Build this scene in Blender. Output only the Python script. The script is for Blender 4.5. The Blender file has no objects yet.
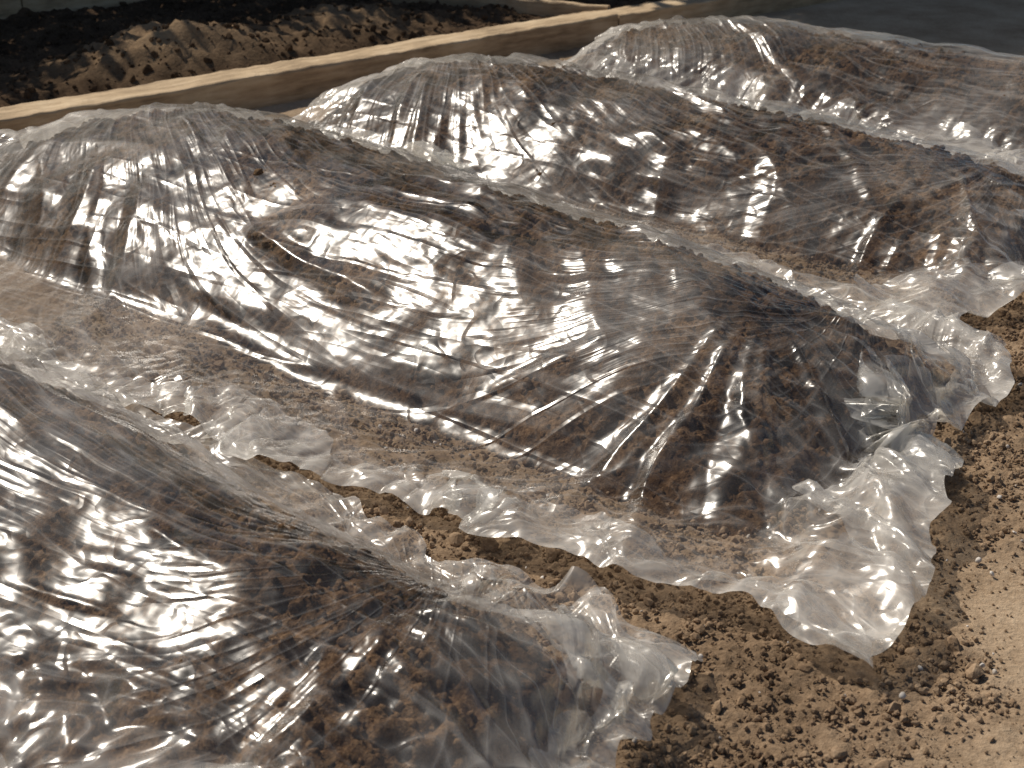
import bpy, math, time
import numpy as np
from mathutils import Vector
T0=time.time()
scene=bpy.context.scene
scene.view_settings.view_transform='Standard'
scene.view_settings.look='None'
scene.view_settings.exposure=0

# ------------------------------------------------------------ noise
_tabs={}
def _tab(seed):
    if seed not in _tabs:
        r=np.random.RandomState(seed+11)
        a=r.rand(256,256)*2*np.pi
        _tabs[seed]=(np.cos(a),np.sin(a))
    return _tabs[seed]
def pn(x,y,seed=0):
    gx,gy=_tab(seed)
    x=np.asarray(x,float); y=np.asarray(y,float)
    xi=np.floor(x).astype(int); yi=np.floor(y).astype(int)
    fx=x-xi; fy=y-yi
    sx=fx*fx*fx*(fx*(fx*6-15)+10); sy=fy*fy*fy*(fy*(fy*6-15)+10)
    def g(i,j):
        a=(xi+i)&255; b=(yi+j)&255
        return gx[a,b]*(fx-i)+gy[a,b]*(fy-j)
    return ((g(0,0)*(1-sx)+g(1,0)*sx)*(1-sy)+(g(0,1)*(1-sx)+g(1,1)*sx)*sy)*1.5
def fbm(x,y,o=4,seed=0):
    s=0;a=1.;t=0
    for k in range(o):
        s=s+a*pn(x*2**k+k*7.3,y*2**k+k*3.1,seed+k); t+=a; a*=.5
    return s/t
def billow(x,y,o,seed):
    s=0;a=1.;t=0
    for k in range(o):
        s=s+a*np.abs(pn(x*2**k+k*5.3,y*2**k+k*9.1,seed+k))*2; t+=a; a*=.55
    return s/t
def sst(a,b,x):
    t=np.clip((x-a)/(b-a),0,1); return t*t*(3-2*t)
def tri(t):
    return 2*np.abs(t-np.floor(t+.5))
def facets(x,y,seed):
    """sharp-creased, nearly planar facets like handled film"""
    r=np.random.RandomState(seed); out=0
    wx=.09*pn(x*1.7,y*1.7,seed+1)+.022*pn(x*5,y*5,seed+2); wy=.09*pn(x*1.7+7,y*1.7,seed+3)+.022*pn(x*5,y*5+4,seed+4)
    for lam,amp in ((.34,.024),(.26,.020),(.19,.015),(.13,.011),(.10,.0085),(.07,.0055),(.05,.0038)):
        a=r.uniform(0,math.pi); c,s=math.cos(a),math.sin(a)
        m=sst(-.2,.3,pn(x*1.3/lam*.25+seed,y*1.3/lam*.25,seed+9+int(lam*100)))
        out=out+amp*m*tri(((x+wx)*c+(y+wy)*s)/lam+r.rand())
    return out

# ------------------------------------------------------------ mesh helpers
def make_mesh(name,verts,faces,mat,smooth=True,loc=(0,0,0),rotz=0,uv=None,uv2=None,attrs=None):
    verts=np.asarray(verts,np.float32).reshape(-1,3)
    faces=np.asarray(faces,np.int32); k=faces.shape[1]; n=faces.shape[0]
    me=bpy.data.meshes.new(name)
    me.vertices.add(len(verts)); me.vertices.foreach_set('co',verts.ravel())
    me.loops.add(n*k); me.loops.foreach_set('vertex_index',faces.ravel())
    me.polygons.add(n); me.polygons.foreach_set('loop_start',np.arange(0,n*k,k,dtype=np.int32))
    me.update(calc_edges=True)
    me.polygons.foreach_set('use_smooth',np.full(n,smooth))
    for nm,q in (('UVMap',uv),('FanUV',uv2)):
        if q is not None:
            l=me.uv_layers.new(name=nm)
            l.data.foreach_set('uv',np.asarray(q,np.float32)[faces.ravel()].ravel())
    if attrs:
        for an,av in attrs.items():
            at=me.attributes.new(an,'FLOAT','POINT')
            at.data.foreach_set('value',np.asarray(av,np.float32).ravel())
    me.materials.append(mat)
    me.validate()
    ob=bpy.data.objects.new(name,me); scene.collection.objects.link(ob)
    ob.location=loc; ob.rotation_euler=(0,0,rotz)
    return ob
def grid_faces(nu,nv):
    i,j=np.meshgrid(np.arange(nu-1),np.arange(nv-1),indexing='ij')
    a=(i*nv+j).ravel()
    return np.stack([a,a+nv,a+nv+1,a+1],1)

def ico(sub):
    import bmesh
    bm=bmesh.new(); bmesh.ops.create_icosphere(bm,subdivisions=sub,radius=1)
    v=np.array([x.co[:] for x in bm.verts]); f=np.array([[q.index for q in p.verts] for p in bm.faces]); bm.free()
    return v,f
ICO1=ico(1); ICO2=ico(2)
def clod_variants(base,n,seed,amp=.35):
    r=np.random.RandomState(seed); v,f=base; out=[]
    for k in range(n):
        d=np.zeros(len(v))
        for q in range(7):
            w=r.randn(3); w/=np.linalg.norm(w)
            d+=np.sin(v@w*r.uniform(2,5)+r.rand()*6)*amp/5
        vv=v*(1+d)[:,None]
        for q in range(4):
            w=r.randn(3); w/=np.linalg.norm(w); lim=r.uniform(.55,.85)
            ex=np.maximum(vv@w-lim,0); vv=vv-ex[:,None]*w
        out.append(vv)
    return np.array(out),f
V1=clod_variants(ICO1,10,1); V2=clod_variants(ICO2,14,2)
def clods(pos,size,seed,big=False):
    r=np.random.RandomState(seed); vv,f=V2 if big else V1
    n=len(pos); k=r.randint(0,len(vv),n)
    q=r.randn(n,4); q/=np.linalg.norm(q,axis=1)[:,None]
    w,x,y,z=q.T
    R=np.stack([1-2*(y*y+z*z),2*(x*y-z*w),2*(x*z+y*w),2*(x*y+z*w),1-2*(x*x+z*z),2*(y*z-x*w),2*(x*z-y*w),2*(y*z+x*w),1-2*(x*x+y*y)],1).reshape(n,3,3)
    sc=r.uniform(.65,1.15,(n,1,3))*size[:,None,None]
    V=np.einsum('nij,nvj->nvi',R,vv[k]*sc)
    V+=pos[:,None,:]
    F=(f[None]+ (np.arange(n)*vv.shape[1])[:,None,None]).reshape(-1,3)
    return V.reshape(-1,3),F

# ------------------------------------------------------------ materials
def newmat(name):
    m=bpy.data.materials.new(name); m.use_nodes=True
    nt=m.node_tree; nt.nodes.clear()
    out=nt.nodes.new('ShaderNodeOutputMaterial')
    return m,nt,out
def N(nt,t,**kw):
    n=nt.nodes.new(t)
    for k,v in kw.items():
        if k in n.inputs: n.inputs[k].default_value=v
        else: setattr(n,k,v)
    return n
def ramp(nt,src,stops):
    r=nt.nodes.new('ShaderNodeValToRGB'); e=r.color_ramp.elements
    while len(e)<len(stops): e.new(.5)
    for el,(p,c) in zip(e,stops):
        el.position=p; el.color=(*c,1) if len(c)==3 else c
    nt.links.new(src,r.inputs[0]); return r
def math_(nt,op,a,b=None,clamp=False):
    m=nt.nodes.new('ShaderNodeMath'); m.operation=op; m.use_clamp=clamp
    for i,x in enumerate((a,b)):
        if x is None: continue
        if isinstance(x,(int,float)): m.inputs[i].default_value=x
        else: nt.links.new(x,m.inputs[i])
    return m.outputs[0]
def soil_mat(name,cols,fine=90.,bump=.006,attr=None,cols2=None):
    m,nt,out=newmat(name); L=nt.links
    geo=N(nt,'ShaderNodeNewGeometry')
    n1=N(nt,'ShaderNodeTexNoise',Scale=3.1,Detail=6.,Roughness=.65); L.new(geo.outputs['Position'],n1.inputs['Vector'])
    n2=N(nt,'ShaderNodeTexNoise',Scale=fine,Detail=3.,Roughness=.7); L.new(geo.outputs['Position'],n2.inputs['Vector'])
    s=math_(nt,'ADD',math_(nt,'MULTIPLY',n1.outputs[0],.6),math_(nt,'MULTIPLY',n2.outputs[0],.4))
    c=ramp(nt,s,[(.34,cols[0]),(.5,cols[1]),(.66,cols[2])])
    col=c.outputs[0]
    if attr:
        at=N(nt,'ShaderNodeAttribute',attribute_name=attr)
        c2=ramp(nt,s,[(.34,cols2[0]),(.5,cols2[1]),(.66,cols2[2])])
        mx=N(nt,'ShaderNodeMix',data_type='RGBA'); L.new(at.outputs['Fac'],mx.inputs[0])
        L.new(col,mx.inputs[6]); L.new(c2.outputs[0],mx.inputs[7]); col=mx.outputs[2]
    b=N(nt,'ShaderNodeBsdfDiffuse',Roughness=.6)
    L.new(col,b.inputs['Color'])
    bp=N(nt,'ShaderNodeBump',Strength=.9,Distance=bump); L.new(n2.outputs[0],bp.inputs['Height']); L.new(bp.outputs[0],b.inputs['Normal'])
    L.new(b.outputs[0],out.inputs[0]); return m
M_ground=soil_mat('dry_earth',[(.27,.188,.118),(.43,.325,.22),(.55,.435,.305)],70.,.008,'crumb_or_sunlit',[(.135,.092,.057),(.25,.175,.112),(.38,.275,.18)])
M_soil=soil_mat('dug_soil',[(.028,.016,.009),(.105,.062,.034),(.31,.20,.115)],80.,.010)
M_clod=soil_mat('clod_soil',[(.13,.086,.054),(.28,.195,.125),(.45,.335,.225)],60.,.004)
M_bed=soil_mat('bed_soil',[(.03,.02,.014),(.085,.057,.037),(.17,.112,.07)],60.,.01,'crumb_or_sunlit',[(.22,.145,.09),(.31,.215,.13),(.40,.285,.175)])  # second colour set paints sunlit tan onto the bed hump

def plastic_mat():
    m,nt,out=newmat('clear_polythene'); L=nt.links
    uv=N(nt,'ShaderNodeUVMap',uv_map='UVMap'); fu=N(nt,'ShaderNodeUVMap',uv_map='FanUV'); hem=N(nt,'ShaderNodeAttribute',attribute_name='hem'); vl=N(nt,'ShaderNodeAttribute',attribute_name='veil')
    def streak(src,rot,sx,sy,det,dist,seedloc,sharp=6.):
        mp=N(nt,'ShaderNodeMapping'); mp.inputs['Rotation'].default_value=(0,0,math.radians(rot))
        mp.inputs['Scale'].default_value=(sx,sy,1); mp.inputs['Location'].default_value=(seedloc,seedloc*.7,0)
        L.new(src,mp.inputs[0])
        n=N(nt,'ShaderNodeTexNoise',noise_dimensions='2D',Scale=1.,Detail=det,Roughness=.5,Distortion=dist); L.new(mp.outputs[0],n.inputs['Vector'])
        a=math_(nt,'ABSOLUTE',math_(nt,'SUBTRACT',n.outputs[0],.5))
        return math_(nt,'SUBTRACT',1.,math_(nt,'MULTIPLY',a,sharp),True)
    FU=fu.outputs[0]; UV=uv.outputs[0]
    s1=streak(FU,0,8,.6,1.,.1,3.,9.)
    s2=streak(FU,0,24,1.2,1.,.1,11.,6.)
    cr=streak(UV,0,9,9,1.,.3,5.,8.)
    s3=streak(UV,-35,.9,9,1.,.1,21.,11.)
    soft=N(nt,'ShaderNodeTexNoise',noise_dimensions='2D',Scale=6.,Detail=3.,Roughness=.5); L.new(UV,soft.inputs['Vector'])
    hm=hem.outputs['Fac']; vf=vl.outputs['Fac']
    h=math_(nt,'ADD',math_(nt,'MULTIPLY',s1,.32),math_(nt,'MULTIPLY',math_(nt,'MULTIPLY',s2,.14),vf))
    h=math_(nt,'ADD',h,math_(nt,'MULTIPLY',s3,.28))
    h=math_(nt,'ADD',h,math_(nt,'MULTIPLY',cr,math_(nt,'ADD',.13,math_(nt,'MULTIPLY',hm,.5))))
    h=math_(nt,'ADD',h,math_(nt,'MULTIPLY',soft.outputs[0],1.2))
    bp=N(nt,'ShaderNodeBump',Strength=.7,Distance=.0062); L.new(h,bp.inputs['Height'])
    tr=N(nt,'ShaderNodeBsdfTransparent'); tr.inputs[0].default_value=(.98,.98,.975,1)
    gl=N(nt,'ShaderNodeBsdfGlossy'); gl.inputs['Roughness'].default_value=.24; gl.inputs['Color'].default_value=(1,1,1,1)
    L.new(bp.outputs[0],gl.inputs['Normal'])
    df=N(nt,'ShaderNodeBsdfDiffuse'); df.inputs[0].default_value=(.85,.83,.79,1); L.new(bp.outputs[0],df.inputs['Normal'])
    tl=N(nt,'ShaderNodeBsdfTranslucent'); tl.inputs[0].default_value=(.89,.86,.79,1); L.new(bp.outputs[0],tl.inputs['Normal'])
    hz=N(nt,'ShaderNodeMixShader'); hz.inputs[0].default_value=.5; L.new(df.outputs[0],hz.inputs[1]); L.new(tl.outputs[0],hz.inputs[2])
    f=math_(nt,'ADD',.014,math_(nt,'MULTIPLY',vf,.115))
    cre=math_(nt,'ADD',math_(nt,'MULTIPLY',math_(nt,'POWER',math_(nt,'MAXIMUM',s1,s3),6.),.16),math_(nt,'MULTIPLY',math_(nt,'POWER',s2,3.),math_(nt,'MULTIPLY',vf,.13)))
    f=math_(nt,'ADD',f,cre)
    f=math_(nt,'ADD',f,math_(nt,'MULTIPLY',math_(nt,'POWER',cr,4.),.07))
    f=math_(nt,'ADD',f,math_(nt,'MULTIPLY',hm,math_(nt,'ADD',.19,math_(nt,'MULTIPLY',cr,.17))))
    m1=N(nt,'ShaderNodeMixShader'); L.new(f,m1.inputs[0]); L.new(tr.outputs[0],m1.inputs[1]); L.new(hz.outputs[0],m1.inputs[2])
    lw=N(nt,'ShaderNodeLayerWeight',Blend=.5); L.new(bp.outputs[0],lw.inputs['Normal'])
    fr=math_(nt,'ADD',.042,math_(nt,'MULTIPLY',math_(nt,'POWER',lw.outputs['Facing'],5.),.65),True)
    m2=N(nt,'ShaderNodeMixShader'); L.new(fr,m2.inputs[0]); L.new(m1.outputs[0],m2.inputs[1]); L.new(gl.outputs[0],m2.inputs[2])
    L.new(m2.outputs[0],out.inputs[0]); return m
M_pl=plastic_mat()

def curb_mat():
    m,nt,out=newmat('weathered_curb'); L=nt.links
    tc=N(nt,'ShaderNodeTexCoord')
    mp=N(nt,'ShaderNodeMapping'); mp.inputs['Scale'].default_value=(1.2,9,9); L.new(tc.outputs['Object'],mp.inputs[0])
    n=N(nt,'ShaderNodeTexNoise',Scale=3.,Detail=9.,Roughness=.65); L.new(mp.outputs[0],n.inputs['Vector'])
    n2=N(nt,'ShaderNodeTexNoise',Scale=60.,Detail=4.); L.new(tc.outputs['Object'],n2.inputs['Vector'])
    n3=N(nt,'ShaderNodeTexNoise',Scale=4.,Detail=6.); L.new(tc.outputs['Object'],n3.inputs['Vector'])
    c=ramp(nt,math_(nt,'ADD',math_(nt,'MULTIPLY',n.outputs[0],.6),math_(nt,'MULTIPLY',n3.outputs[0],.4)),[(.36,(.20,.14,.08)),(.5,(.42,.31,.19)),(.64,(.56,.44,.29))])
    b=N(nt,'ShaderNodeBsdfPrincipled',Roughness=.9); L.new(c.outputs[0],b.inputs['Base Color'])
    bp=N(nt,'ShaderNodeBump',Strength=.8,Distance=.01)
    L.new(math_(nt,'ADD',n.outputs[0],math_(nt,'MULTIPLY',n2.outputs[0],.4)),bp.inputs['Height']); L.new(bp.outputs[0],b.inputs['Normal'])
    L.new(b.outputs[0],out.inputs[0]); return m
M_curb=curb_mat()
def simple(name,c1,c2,sc=8.,rough=.8,trans=0):
    m,nt,out=newmat(name); L=nt.links
    g=N(nt,'ShaderNodeNewGeometry')
    n=N(nt,'ShaderNodeTexNoise',Scale=sc,Detail=5.); L.new(g.outputs['Position'],n.inputs['Vector'])
    c=ramp(nt,n.outputs[0],[(.35,c1),(.65,c2)])
    b=N(nt,'ShaderNodeBsdfPrincipled',Roughness=rough); L.new(c.outputs[0],b.inputs['Base Color'])
    bp=N(nt,'ShaderNodeBump',Strength=.4,Distance=.01); L.new(n.outputs[0],bp.inputs['Height']); L.new(bp.outputs[0],b.inputs['Normal'])
    L.new(b.outputs[0],out.inputs[0]); return m
M_leaf=simple('leaves',(.035,.06,.02),(.08,.12,.035),5.,.55)
M_bark=simple('bark',(.07,.05,.035),(.16,.12,.085),20.,.95)

# ------------------------------------------------------------ layout
class Mound: pass
def mk(c,ang,aL,aR,bL,bR,bk,H,HR,quad,seed):
    m=Mound(); m.c=np.array(c); m.ang=math.radians(ang); m.aL=aL;m.aR=aR;m.bL=bL;m.bR=bR;m.bk=bk;m.H=H;m.HR=HR;m.seed=seed
    m.d=np.array([math.cos(m.ang),math.sin(m.ang)]); m.n=np.array([-m.d[1],m.d[0]])
    m.quad=quad
    return m
def to_local(m,x,y):
    rx=x-m.c[0]; ry=y-m.c[1]
    return rx*m.d[0]+ry*m.d[1], rx*m.n[0]+ry*m.n[1]
def to_world(m,u,v):
    return m.c[0]+u*m.d[0]+v*m.n[0], m.c[1]+u*m.d[1]+v*m.n[1]
def gsmooth(x,y):
    return .018*fbm(x*.8,y*.8,3,3)
def mound_h(m,u,v,grow=0.):
    t=sst(-1.2,1.2,u)
    a=np.where(u<0,m.aL,m.aR)+grow; b=(m.bL*(1-t)+m.bR*t)
    b=b*np.where(v>0,m.bk,1.)+grow
    b=b*(1+.06*pn(u*1.3+m.seed,u*0+1.5,5))
    U=np.clip(1-(np.abs(u)/a)**5.5,0,1)**.75
    Vv=np.clip(1-(np.abs(v)/b)**1.8,0,1)
    q=U*Vv
    H=(m.H*(1-t)+m.HR*t)
    h=H*q**.95
    lump=.025*fbm(u*1.5+m.seed*3.3,v*1.7,2,9)+.02*fbm(u*4+m.seed,v*4.,2,19)
    return h+lump*sst(0,.5,q)
B=mk((-.25,4.53),-44,2.45,1.70,.82,.66,1.05,.39,.385,[(-2.95,4.85),(.73,2.38),(1.52,4.02),(-1.45,7.0)],1)
A=mk((-1.14,2.94),-39,1.9,1.48,.72,.66,.66,.37,.315,[(-2.9,3.0),(-.05,1.50),(.41,2.41),(-2.20,4.62)],2)
C=mk((.80,5.90),-38,1.95,1.52,.68,.60,1.0,.37,.33,[(-1.40,6.50),(1.28,4.14),(2.45,5.00),(.2,7.75)],3)
D=mk((1.88,7.2),-33,1.72,1.7,.66,.60,1.0,.35,.31,[(.05,7.6),(2.6,5.70),(3.8,6.8),(1.0,8.8)],4)
mounds=[A,B,C,D]
curb0=np.array([-2.34,6.33]); curbd=np.array([math.cos(math.radians(40.5)),math.sin(math.radians(40.5))]); curbn=np.array([-curbd[1],curbd[0]])

# ------------------------------------------------------------ ground
def axis(lo,hi,step,far):
    mid=np.arange(lo,hi,step); out=[];s=step;x=hi
    while x<far: out.append(x); s*=1.25; x+=s
    out.append(far); neg=[];s=step;x=lo-step
    while x>-far: neg.append(x); s*=1.25; x-=s
    neg.append(-far)
    return np.concatenate([neg[::-1],mid,out])
xs=axis(-1.6,2.6,.0095,400.); ys=axis(1.75,5.4,.0095,400.)
X,Y=np.meshgrid(xs,ys,indexing='ij')
def crumb_mask(x,y):
    w=np.zeros_like(x)
    for m in mounds:
        u,v=to_local(m,x,y)
        du=np.maximum(np.abs(u)-1.70,0); dv=np.maximum(np.abs(v)-.66,0)
        d=np.sqrt(du**2+dv**2)
        w=np.maximum(w,1-sst(.15,.72,d+.3*fbm(x*2.2,y*2.2,3,31)))
    return w
near=(1-sst(8,14,np.hypot(X,Y-4)))
cm=crumb_mask(X,Y)*near
Z=gsmooth(X,Y)*near
Z+=near*(.0035*fbm(X*9,Y*9,4,41)+cm*(.014*(billow(X*9,Y*9,3,51)-.4)+.009*(billow(X*30,Y*30,2,61)-.4))) 
Z+=near*.0025*fbm(X*35,Y*35,2,71)
make_mesh('ground',np.stack([X,Y,Z],-1),grid_faces(len(xs),len(ys)),M_ground,attrs={'crumb_or_sunlit':np.clip(cm*.95,0,1)})

r=np.random.RandomState(5)
n=250000
px=r.uniform(-1.5,2.7,n); py=r.uniform(1.8,6.3,n)
w=crumb_mask(px,py)
clump=sst(-.35,.35,fbm(px*4,py*4,3,81))
keep=r.rand(n)<(w**1.2)*(.4+.6*clump)*.68+.03
px=px[keep];py=py[keep];w=w[keep]
sz=.0022+.0082*r.rand(len(px))**3.0*(.35+.65*w)+ (r.rand(len(px))<.02)*r.uniform(.003,.010,len(px))
pz=gsmooth(px,py)+sz*.4+.005*w
V,F=clods(np.stack([px,py,pz],1),sz,7)
nb=380
bx=r.uniform(-.9,2.0,nb*4); by=r.uniform(2.0,5.5,nb*4); wb=crumb_mask(bx,by); k=r.rand(nb*4)<wb**2*.5
bx=bx[k];by=by[k]; bs=.008+.014*r.rand(len(bx))**2
V2_,F2_=clods(np.stack([bx,by,gsmooth(bx,by)+bs*.5],1),bs,8,True)
make_mesh('soil_clods',np.concatenate([V,V2_]),np.concatenate([F,F2_+len(V)]),M_clod,smooth=False)
npb=190
bx=r.uniform(-.4,2.0,npb);by=r.uniform(2.1,4.4,npb);bs=r.uniform(.003,.008,npb)
V,F=clods(np.stack([bx,by,gsmooth(bx,by)+bs*.5+.007],1),bs,9,True)
make_mesh('pebbles',V,F,simple('pale_stone',(.35,.31,.27),(.62,.58,.53),30.),smooth=True)

# ------------------------------------------------------------ heaps
def build_heap(m):
    du=.0105
    U=np.arange(-m.aL-.12,m.aR+.12,du); W=max(m.bL,m.bR)*max(1,m.bk)+.16
    Vv=np.arange(-W,W,du)
    u,v=np.meshgrid(U,Vv,indexing='ij'); wx,wy=to_world(m,u,v)
    h=mound_h(m,u,v); q=sst(-.005,.06,h)
    def rough_(wx,wy): return .038*(billow(wx*5.5,wy*5.5,3,91)-.64)+.028*(billow(wx*14,wy*14,3,95)-.64)
    rough=rough_(wx,wy)+.006*fbm(wx*60,wy*60,2,97)
    z=gsmooth(wx,wy)+h+rough*q-.02*(1-sst(0,.02,h))-.010
    Vt=np.stack([u,v,z],-1).reshape(-1,3); F=grid_faces(len(U),len(Vv))
    r=np.random.RandomState(m.seed*10)
    n=12000
    cu=r.uniform(-m.aL,m.aR,n); cv=r.uniform(-W,W*.55,n); hh=mound_h(m,cu,cv); k=hh>.012
    cu=cu[k];cv=cv[k];hh=hh[k]; sz=.004+.014*r.rand(len(cu))**2.2
    wx,wy=to_world(m,cu,cv)
    pz=gsmooth(wx,wy)+hh+rough_(wx,wy)-.014
    cV,cF=clods(np.stack([cu,cv,pz],1),sz,m.seed,True)
    tri_=np.concatenate([F[:,[0,1,2]],F[:,[0,2,3]]]); 
    make_mesh('soil_mound',np.concatenate([Vt,cV]),np.concatenate([tri_,cF+len(Vt)]),M_soil,loc=(m.c[0],m.c[1],0),rotz=m.ang)

# ------------------------------------------------------------ film: small position-based cloth solver
def blur(a,n):
    for _ in range(n):
        p=np.pad(a,1,mode='edge'); a=(p[:-2,1:-1]+p[2:,1:-1]+p[1:-1,:-2]+p[1:-1,2:]+2*a)/6
    return a
def build_film(m,steps=80,iters=9):
    qc=[to_local(m,*c) for c in m.quad]
    nl,nr,fr,fl=[np.array(c) for c in qc]
    Lu=max(np.linalg.norm(nr-nl),np.linalg.norm(fr-fl)); Lv=max(np.linalg.norm(fl-nl),np.linalg.norm(fr-nr))
    sp=.024; nu=int(Lu/sp); nv=int(Lv/sp)
    s,t=np.meshgrid(np.linspace(0,1,nu),np.linspace(0,1,nv),indexing='ij')
    P=np.zeros((nu,nv,3))
    xy=(nl*((1-s)*(1-t))[...,None]+nr*(s*(1-t))[...,None]+fr*(s*t)[...,None]+fl*((1-s)*t)[...,None])
    ed=np.minimum(np.minimum(s*Lu,(1-s)*Lu),np.minimum(t*Lv,(1-t)*Lv))
    ew=1-sst(0,.5,ed)
    wob=np.stack([pn(s*Lu*1.6+m.seed*5,t*Lv*1.6,101),pn(s*Lu*1.6+m.seed*9,t*Lv*1.6,103)],-1)*.08
    wob+=np.stack([pn(s*Lu*5+m.seed*5,t*Lv*5,105),pn(s*Lu*5+m.seed*9,t*Lv*5,106)],-1)*.03
    xy=xy+wob*ew[...,None]
    g=.02; u0=-3.6; v0=-2.2
    GU,GV=np.meshgrid(np.arange(u0,3.2,g),np.arange(v0,2.4,g),indexing='ij')
    wx,wy=to_world(m,GU,GV)
    mh=np.maximum(mound_h(m,GU,GV),0)
    Hc=gsmooth(wx,wy)+np.maximum(mh,blur(mh,12))+.014+.006*sst(.0,.05,mh)
    for o in mounds:
        if o is not m:
            uu,vv=to_local(o,wx,wy); Hc=np.maximum(Hc,gsmooth(wx,wy)+mound_h(o,uu,vv)+.02)
    E=np.maximum(Hc,gsmooth(wx,wy)+mound_h(m,GU,GV,.13)*.97+.01); E=np.maximum(blur(E,60),Hc)
    E=blur(E,6)
    def look(G,x,y):
        fx=np.clip((x-u0)/g,0,G.shape[0]-1.01); fy=np.clip((y-v0)/g,0,G.shape[1]-1.01)
        i=fx.astype(int); j=fy.astype(int); a=fx-i; b=fy-j
        return (G[i,j]*(1-a)+G[i+1,j]*a)*(1-b)+(G[i,j+1]*(1-a)+G[i+1,j+1]*a)*b
    P[...,:2]=xy; P[...,2]=np.maximum(look(E,xy[...,0],xy[...,1]),look(Hc,xy[...,0],xy[...,1]))
    endw=sst(.72,1.,s)
    hem0=1-sst(.04,.44+.10*endw.mean(),ed-.10*endw+.12*pn(s*Lu*2.2,t*Lv*2.2,107))
    slack=1.002+.010*sst(-.1,.5,fbm(s*Lu*1.5+m.seed*4,t*Lv*1.5,2,109))+.035*hem0
    def rest(a,b,f): return np.linalg.norm(P[a]-P[b],axis=-1)*f
    def sl(i0,di,dj,step):
        ja=slice(max(0,-dj),nv-max(0,dj)); jb=slice(max(0,dj),nv-max(0,-dj))
        n=len(range(i0,nu-di,step))
        return (slice(i0,i0+(n-1)*step+1,step),ja),(slice(i0+di,i0+di+(n-1)*step+1,step),jb)
    cons=[]
    for par in (0,1):
        a,b=sl(par,1,0,2); cons.append((a,b,.5))
    for par in (0,1):
        nn_=len(range(par,nv-1,2)); a=(slice(None),slice(par,par+2*nn_-1,2)); b=(slice(None),slice(par+1,par+2*nn_,2)); cons.append((a,b,.5))
    for dj in (1,-1):
        for par in (0,1):
            a,b=sl(par,1,dj,2); cons.append((a,b,.32))
    for w_ in (3,5):
        for (a,b) in (((slice(0,nu-w_),slice(None)),(slice(w_,nu),slice(None))),((slice(None),slice(0,nv-w_)),(slice(None),slice(w_,nv)))):
            cons.append((a,b,.07))
    CR=[]
    for a,b,k in cons:
        f=(slack[a]+slack[b])*.5
        if k<.1: f=1+(f-1)*.85
        CR.append((a,b,k,rest(a,b,f)))
    pert=.014*pn(s*Lu*3.5+m.seed,t*Lv*3.5,113)
    P[...,2]+=.004+np.abs(pert)*(.2+2.0*hem0)
    Q=P.copy()
    for st in range(steps):
        vel=(P-Q)*.95; sp_=np.linalg.norm(vel,axis=-1,keepdims=True); vel*=np.minimum(1,.02/np.maximum(sp_,1e-9))
        Q=P.copy(); P=P+vel; P[...,2]-=.0012
        for it in range(iters):
            for a,b,k,L in CR:
                d=P[b]-P[a]; l=np.sqrt((d*d).sum(-1))+1e-9
                c=d*(k*(l-L)/l)[...,None]
                P[a]+=c; P[b]-=c
            if it%3==2:
                hc=look(Hc,P[...,0],P[...,1]); P[...,2]=np.maximum(P[...,2],hc)
        hc=look(Hc,P[...,0],P[...,1]); con=P[...,2]<hc+.002
        P[...,2]=np.maximum(P[...,2],hc)
        P[...,:2]=np.where(con[...,None],Q[...,:2]+(P[...,:2]-Q[...,:2])*.35,P[...,:2])
    def up(a,k,ax):
        a=np.moveaxis(a,ax,0); n=a.shape[0]
        q=np.linspace(0,n-1,(n-1)*k+1); i=np.minimum(q.astype(int),n-2); f=(q-i).reshape(-1,*([1]*(a.ndim-1)))
        p0=a[np.maximum(i-1,0)];p1=a[i];p2=a[i+1];p3=a[np.minimum(i+2,n-1)]
        o=.5*((2*p1)+(-p0+p2)*f+(2*p0-5*p1+4*p2-p3)*f*f+(-p0+3*p1-3*p2+p3)*f**3)
        return np.moveaxis(o,0,ax)
    k=3
    P=up(up(P,k,0),k,1); hem=np.clip(up(up(hem0,k,0),k,1),0,1); ed=up(up(ed,k,0),k,1)
    S=up(up(s*Lu,k,0),k,1); Tt=up(up(t*Lv,k,0),k,1)
    gu=np.gradient(P,axis=0); gv=np.gradient(P,axis=1); nn=np.cross(gu,gv); nn/=np.linalg.norm(nn,axis=-1,keepdims=True)+1e-9
    nn*=np.sign(nn[...,2:3]+1e-6)
    x,y=P[...,0],P[...,1]
    psi=np.zeros_like(x); phi=np.zeros_like(x); fade=np.ones_like(x)
    wx_=x+.14*pn(x*.9+m.seed,y*.9,191); wy_=y+.14*pn(x*.9,y*.9+m.seed,193)
    for (pu,pv,wgt,cu,cv) in ((-m.aL+.45,.55,1.25,0,1),(m.aR-.35,.22,-1.1,0,1),(nr[0]+.14,nr[1]-.14,-.6,.7,-.7),(nl[0]+.5,nl[1]-.5,-.45,-.3,-.95),(fr[0]+.15,fr[1]+.1,-.3,.8,.6)):
        dx=wx_-pu; dy=wy_-pv; rr=np.hypot(dx,dy)+.03
        psi+=wgt*np.arctan2(cu*dy-cv*dx,-(cu*dx+cv*dy)); phi+=wgt*np.log(rr)
        fade*=sst(.08,.5,rr)
    fb=fade*(1-sst(.15,.5,y))
    d=np.zeros_like(x)
    w_=pn(psi*3.2+m.seed*3,phi*.55+m.seed,131)
    d+=fb*.022*np.maximum(1-np.abs(w_)*2.6,0)*sst(-.05,.4,pn(psi*1.6+m.seed,phi*1.0,181))
    w_=pn(psi*7+m.seed*3,phi*.9+m.seed,133)
    d+=fb*.005*np.maximum(1-np.abs(w_)*3.0,0)*sst(.12,.45,pn(psi*2.4+m.seed,phi*2.2,183))
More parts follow.
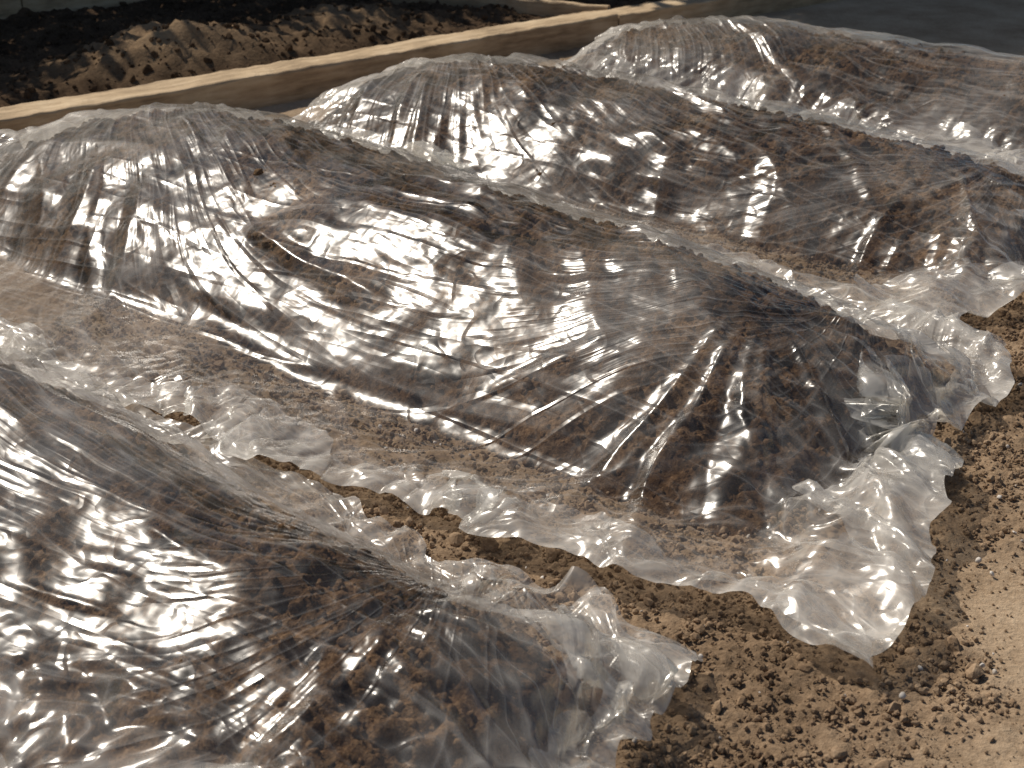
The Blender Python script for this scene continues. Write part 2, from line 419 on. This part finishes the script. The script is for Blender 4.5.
    for (an,fu,fv,amp,sd,sh) in ((-60,.5,2.6,.014,131,3.0),(10,.4,3.0,.009,135,3.4),(-30,.5,3.4,.010,137,3.6)):
        c,s_=math.cos(math.radians(an)),math.sin(math.radians(an)); a_=x*c+y*s_; b_=-x*s_+y*c
        w_=pn(a_*fu+m.seed*3,b_*fv+.2*pn(a_*1.3,b_*1.3,141),sd)
        d+=amp*np.maximum(1-np.abs(w_)*sh,0)*sst(0,.35,pn(a_*.9+m.seed,b_*1.2,sd+50))
    for (pu,pv,f0,amp) in ((m.aR-.42,.02,2.1,.085),(m.aR-.36,-.28,1.9,.05)):
        dx=x-pu+.03*pn(x*3,y*3,221); dy=y-pv; rr=np.hypot(dx,dy)+1e-4
        w_=pn(dx/rr*f0*1.25+m.seed*2.3,dy/rr*f0*1.25+rr*.5,223)
        d+=amp*np.minimum(rr,.6)*np.maximum(1-np.abs(w_)*3.2,0)*sst(.05,.2,rr)*(1-sst(.55,1.0,rr))*sst(-.25,.2,dx)
    fc=facets(S+m.seed,Tt,300)
    d+=fc*(hem*1.6+.15)
    P=P+nn*d[...,None]
    tw=hem*.030
    P[...,0]+=tw*pn(S*6+m.seed,Tt*6,231); P[...,1]+=tw*pn(S*6+m.seed,Tt*6,233)
    P[...,2]=np.maximum(P[...,2],look(Hc,P[...,0],P[...,1])-.004)
    A_=P.shape[0];B_=P.shape[1]
    fold=1-sst(0,.03,ed)
    hemv=np.clip(hem+fold*.4,0,1.3)
    vt=(x+m.aL)/(m.aL+m.aR)
    veil=sst(-.15,.5,fbm(S*1.3+m.seed*2,Tt*1.3,4,211)+.45*(.5-vt)+.10)
    Vs=[P.reshape(-1,3)]; Fs=[grid_faces(A_,B_)]; UVs=[np.stack([S+m.seed*7,Tt+m.seed*3],-1).reshape(-1,2)]; FU=[np.stack([psi,phi],-1).reshape(-1,2)]; HM=[hemv.ravel()]; VL=[veil.ravel()]
    off=A_*B_
    def flap(Pe,Ne,Se,Te,psie,phie,seed,wmin,wmax):
        nonlocal off
        n=Pe.shape[0]; K=16; q=np.arange(n)*.008
        Wd=wmin+(wmax-wmin)*sst(-.4,.4,fbm(q*1.7+seed,q*0+seed,3,201))+.02*pn(q*9,q*0,203)
        Wd=np.maximum(Wd,.01)
        fr_=np.linspace(0,1,K)
        idx=(Wd[:,None]*fr_[None,:])/.008; idx=np.minimum(idx,Pe.shape[1]-2.01)
        i=idx.astype(int); f=(idx-i)[...,None]; rows=np.arange(n)[:,None]
        def smp(a): 
            a=a if a.ndim==3 else a[...,None]
            return a[rows,i]*(1-f)+a[rows,i+1]*f
        p=smp(Pe); nr_=smp(Ne); se=smp(Se)[...,0]; te=smp(Te)[...,0]
        lift=.004+.8*facets(se+seed,te,320+int(seed))
        lift=lift*np.sin(np.minimum(fr_*3,1)*np.pi/2)[None,:]
        p=p+nr_*lift[...,None]
        Vs.append(p.reshape(-1,3)); Fs.append(grid_faces(n,K)+off); off+=n*K
        UVs.append(np.stack([se+50+seed,te*1.1],-1).reshape(-1,2)); FU.append(np.concatenate([smp(psie),smp(phie)],-1).reshape(-1,2)+3.3)
        HM.append(np.full(n*K,.6)); VL.append(np.full(n*K,.3))
    flap(P,nn,S,Tt,psi,phi,m.seed*3.,.05,.26)
    T_=lambda a:np.swapaxes(a,0,1)
    flap(T_(P[::-1]),T_(nn[::-1]),T_(S[::-1]),T_(Tt[::-1]),T_(psi[::-1]),T_(phi[::-1]),m.seed*3.+1,.10,.34)
    make_mesh('plastic_sheet',np.concatenate(Vs),np.concatenate(Fs),M_pl,loc=(m.c[0],m.c[1],0),rotz=m.ang,
        uv=np.concatenate(UVs),uv2=np.concatenate(FU),attrs={'hem':np.concatenate(HM),'veil':np.concatenate(VL)})
for i,m in enumerate(mounds):
    build_heap(m)
    build_film(m); print('film',time.time()-T0)

# ------------------------------------------------------------ curb and bed
def beam(name,p0,p1,w,h,z0,seed,parent=None):
    p0=np.array(p0,float);p1=np.array(p1,float); L=np.linalg.norm(p1-p0); d=(p1-p0)/L
    nx=max(int(L/.03),2); xs_=np.linspace(0,L,nx)
    e=.012; prof=[(0,0),(0,h-e),(e*.3,h-e*.3),(e,h),(w*.5,h+.002),(w-e,h),(w-e*.3,h-e*.3),(w,h-e),(w,0)]
    pr=np.array(prof); K=len(pr)
    V=np.zeros((nx,K,3)); V[...,0]=xs_[:,None]; V[...,1]=pr[None,:,0]; V[...,2]=pr[None,:,1]+z0
    V[...,1]+=.008*pn(xs_[:,None]*2+seed,pr[None,:,1]*9,161)+.004*pn(xs_[:,None]*11+seed,pr[None,:,1]*30,162)
    V[...,2]+=(pr[None,:,1]>.01)*(.008*pn(xs_[:,None]*3+seed,pr[None,:,0]*9,163)+.005*pn(xs_[:,None]*14+seed,pr[None,:,0]*20,165))
    F=grid_faces(nx,K)
    vv=V.reshape(-1,3)
    c0=len(vv); vv=np.vstack([vv,[[0,w/2,z0+h/2],[L,w/2,z0+h/2]]])
    tr_=[]
    for j in range(K):
        j2=(j+1)%K; tr_.append([c0,j,j2]); b=(nx-1)*K; tr_.append([c0+1,b+j2,b+j])
    T=np.concatenate([F[:,[0,2,1]],F[:,[0,3,2]],np.array(tr_)])
    ob=make_mesh(name,vv,T,M_curb,smooth=False,loc=(p0[0],p0[1],0),rotz=math.atan2(d[1],d[0]))
    if parent: ob.parent=parent
    return ob
def empty(name):
    e=bpy.data.objects.new(name,None); scene.collection.objects.link(e); return e
cp=empty('garden_bed_curb')
def cpt(a,b): return curb0+curbd*a+curbn*b
segs=[-4.2,-1.9,3.95,8.6]
for i in range(3):
    beam('segment_%d'%(i+1),cpt(segs[i]+.003,0),cpt(segs[i+1]-.003,.012*(i%2)),.22,.175+.006*(i%2),-.02,i*3,cp)
rp=empty('wooden_edging_board')
beam('board_1',cpt(-4.2,2.75),cpt(1.3,2.75),.06,.26,-.02,31,rp)
beam('board_2',cpt(1.31,2.75),cpt(6.5,2.75),.06,.25,-.02,35,rp)
q=cpt(4.1,.24)
beam('board_3',q,q+np.array([-2.9,1.45])*.72,.05,.17,.0,41,rp)

a_=np.arange(-4.2,8.6,.028); b_=np.arange(.205,2.76,.028)
Aa,Bb=np.meshgrid(a_,b_,indexing='ij'); wx=curb0[0]+curbd[0]*Aa+curbn[0]*Bb; wy=curb0[1]+curbd[1]*Aa+curbn[1]*Bb
hump=.22*np.exp(-(((Aa-1.35)/.62)**2+((Bb-.85)/.42)**2)**1.2)+.14*np.exp(-(((Aa-2.6)/.5)**2+((Bb-1.0)/.4)**2))
z=.07+.03*fbm(wx*1.2,wy*1.2,3,171)+.06*(billow(wx*3,wy*3,4,173)-.4)+.02*(billow(wx*14,wy*14,2,177)-.4)+hump
z=np.where(Bb<.24,.05,z)
make_mesh('bed_soil',np.stack([wx,wy,z],-1),grid_faces(len(a_),len(b_)),M_bed,attrs={'crumb_or_sunlit':np.clip(hump*4.5,0,1)})  # mask puts the sunlight on the hump into the soil colour
r=np.random.RandomState(77); n=4200
ca=r.uniform(-2,6,n);cb=r.uniform(.27,2.7,n); ia=((ca+4.2)/.028).astype(int); ib=((cb-.205)/.028).astype(int)
cz=z[ia,ib]; sz=.006+.022*r.rand(n)**3
V,F=clods(np.stack([wx[ia,ib],wy[ia,ib],cz+sz*.2],1),sz,78,True)
make_mesh('bed_clods',V,F,M_bed,smooth=False)

# ------------------------------------------------------------ hedge added out of view to shade the bed + trees behind it
def leaves(P,size,seed):
    r=np.random.RandomState(seed); n=len(P)
    a=r.randn(n,3); a/=np.linalg.norm(a,axis=1)[:,None]; b=np.cross(a,r.randn(n,3)); b/=np.linalg.norm(b,axis=1)[:,None]
    s=size*r.uniform(.6,1.2,(n,1))
    V=np.stack([P-a*s,P+b*s*.45,P+a*s,P-b*s*.45],1).reshape(-1,3)
    return V,np.arange(4*n).reshape(-1,4)
def limb(p0,p1,r0,r1,k=8,segs=6,seed=0):
    p0=np.array(p0,float);p1=np.array(p1,float); d=p1-p0; L=np.linalg.norm(d); d/=L
    x=np.cross(d,[.3,.9,.1]); x/=np.linalg.norm(x); y=np.cross(d,x); V=[]
    for i in range(segs+1):
        t=i/segs; c=p0+(p1-p0)*t+(x*math.sin(t*3+seed)+y*math.sin(t*4+seed*2))*L*.03*math.sin(t*math.pi)
        rr=r0+(r1-r0)*t
        for j in range(k):
            a=2*math.pi*j/k; V.append(c+(x*math.cos(a)+y*math.sin(a))*rr*(1+.1*math.sin(3*a+seed)))
    F=[[i*k+j,i*k+(j+1)%k,(i+1)*k+(j+1)%k,(i+1)*k+j] for i in range(segs) for j in range(k)]
    return np.array(V),np.array(F)
def join(parts):
    V=[];F=[];o=0
    for v,f in parts: V.append(v);F.append(f+o);o+=len(v)
    return np.concatenate(V),np.concatenate(F)
def tree(base,h,cr,seed,nl=9000,low=.28):
    r=np.random.RandomState(seed); e=empty('shade_tree'); e.location=(base[0],base[1],0)
    parts=[limb((0,0,-.1),(0.1,0,h*.75),.16,.07,10,8,seed)]; tips=[]
    for i in range(13):
        a=i*2.4+r.rand(); z0=h*(low+(.72-low)*i/13); rr=cr*r.uniform(.5,.85)*(1.1-.4*i/13)
        tip=(math.cos(a)*rr,math.sin(a)*rr,z0+h*r.uniform(.08,.25)); tips.append(tip)
        parts.append(limb((.05,0,z0),tip,.06,.015,6,5,seed+i))
    tips.append((0,0,h*.9))
    V,F=join(parts); t=make_mesh('trunk',V,F,M_bark); t.parent=e
    cl=[]
    for tip in tips:
        for q in range(4): cl.append(np.array(tip)+r.randn(3)*cr*.25)
    cl=np.array(cl); k=r.randint(0,len(cl),nl); dirs=r.randn(nl,3); dirs/=np.linalg.norm(dirs,axis=1)[:,None]
    P=cl[k]+dirs*(cr*.33*r.rand(nl,1)**.5)
    V,F=leaves(P,.1,seed); c=make_mesh('crown',V,F,M_leaf,smooth=False); c.parent=e
r=np.random.RandomState(9); n=36000  # unseen leaf wall, added to keep sun off the bed soil
ha=r.uniform(-6,9.5,n); hb=3.35+r.uniform(-.45,.45,n)
top=2.75+.35*pn(ha*.9,ha*0,181)+.3*pn(ha*3,ha*0+4,183)
hz=top*r.rand(n)**.85
P=np.stack([curb0[0]+curbd[0]*ha+curbn[0]*hb,curb0[1]+curbd[1]*ha+curbn[1]*hb,hz],1)
V,F=leaves(P,.09,3); hd=empty('added_hedge'); o=make_mesh('foliage',V,F,M_leaf,smooth=False); o.parent=hd
parts=[]
for i in range(34):
    p=cpt(-5.8+i*.45,3.35); parts.append(limb((p[0],p[1],-.05),(p[0]+.1,p[1],2.1),.03,.01,5,4,i))
V,F=join(parts); o=make_mesh('stems',V,F,M_bark); o.parent=hd
tree(cpt(5.1,3.5),6.6,1.25,31,12000,.40); tree(cpt(6.9,3.3),6.9,1.6,21,12000); tree(cpt(8.8,3.2),7.2,1.6,23,14000); tree(cpt(10.6,3.3),7.2,1.6,27,12000); tree(cpt(-5.,4.8),5.0,1.4,25)

# ------------------------------------------------------------ light, sky, camera
el=math.radians(47); sd=Vector((-.80,.60,0)).normalized(); sv=Vector((sd.x*math.cos(el),sd.y*math.cos(el),math.sin(el)))
sun=bpy.data.lights.new('sun','SUN'); sun.energy=5.0; sun.angle=math.radians(.5); sun.color=(1,.915,.80)
so=bpy.data.objects.new('sun',sun); scene.collection.objects.link(so); so.rotation_euler=(-sv).to_track_quat('-Z','Y').to_euler(); so.location=(-5,5,8)
w=bpy.data.worlds.new('World'); scene.world=w; w.use_nodes=True; nt=w.node_tree; nt.nodes.clear()
sk=nt.nodes.new('ShaderNodeTexSky'); sk.sky_type='NISHITA'; sk.sun_disc=False; sk.sun_elevation=el
sk.sun_rotation=math.atan2(sd.x,sd.y)
bg=nt.nodes.new('ShaderNodeBackground'); bg.inputs[1].default_value=.06; wo=nt.nodes.new('ShaderNodeOutputWorld')
nt.links.new(sk.outputs[0],bg.inputs[0]); nt.links.new(bg.outputs[0],wo.inputs[0])

cam=bpy.data.cameras.new('camera'); co=bpy.data.objects.new('camera',cam); scene.collection.objects.link(co)
co.location=(0,0,1.8); co.rotation_euler=(math.radians(90-25),0,0); cam.lens=50; cam.sensor_width=36
cam.clip_start=.05; cam.clip_end=1500
cam.dof.use_dof=True; cam.dof.focus_distance=3.9; cam.dof.aperture_fstop=5.6
scene.camera=co
print('total',time.time()-T0)
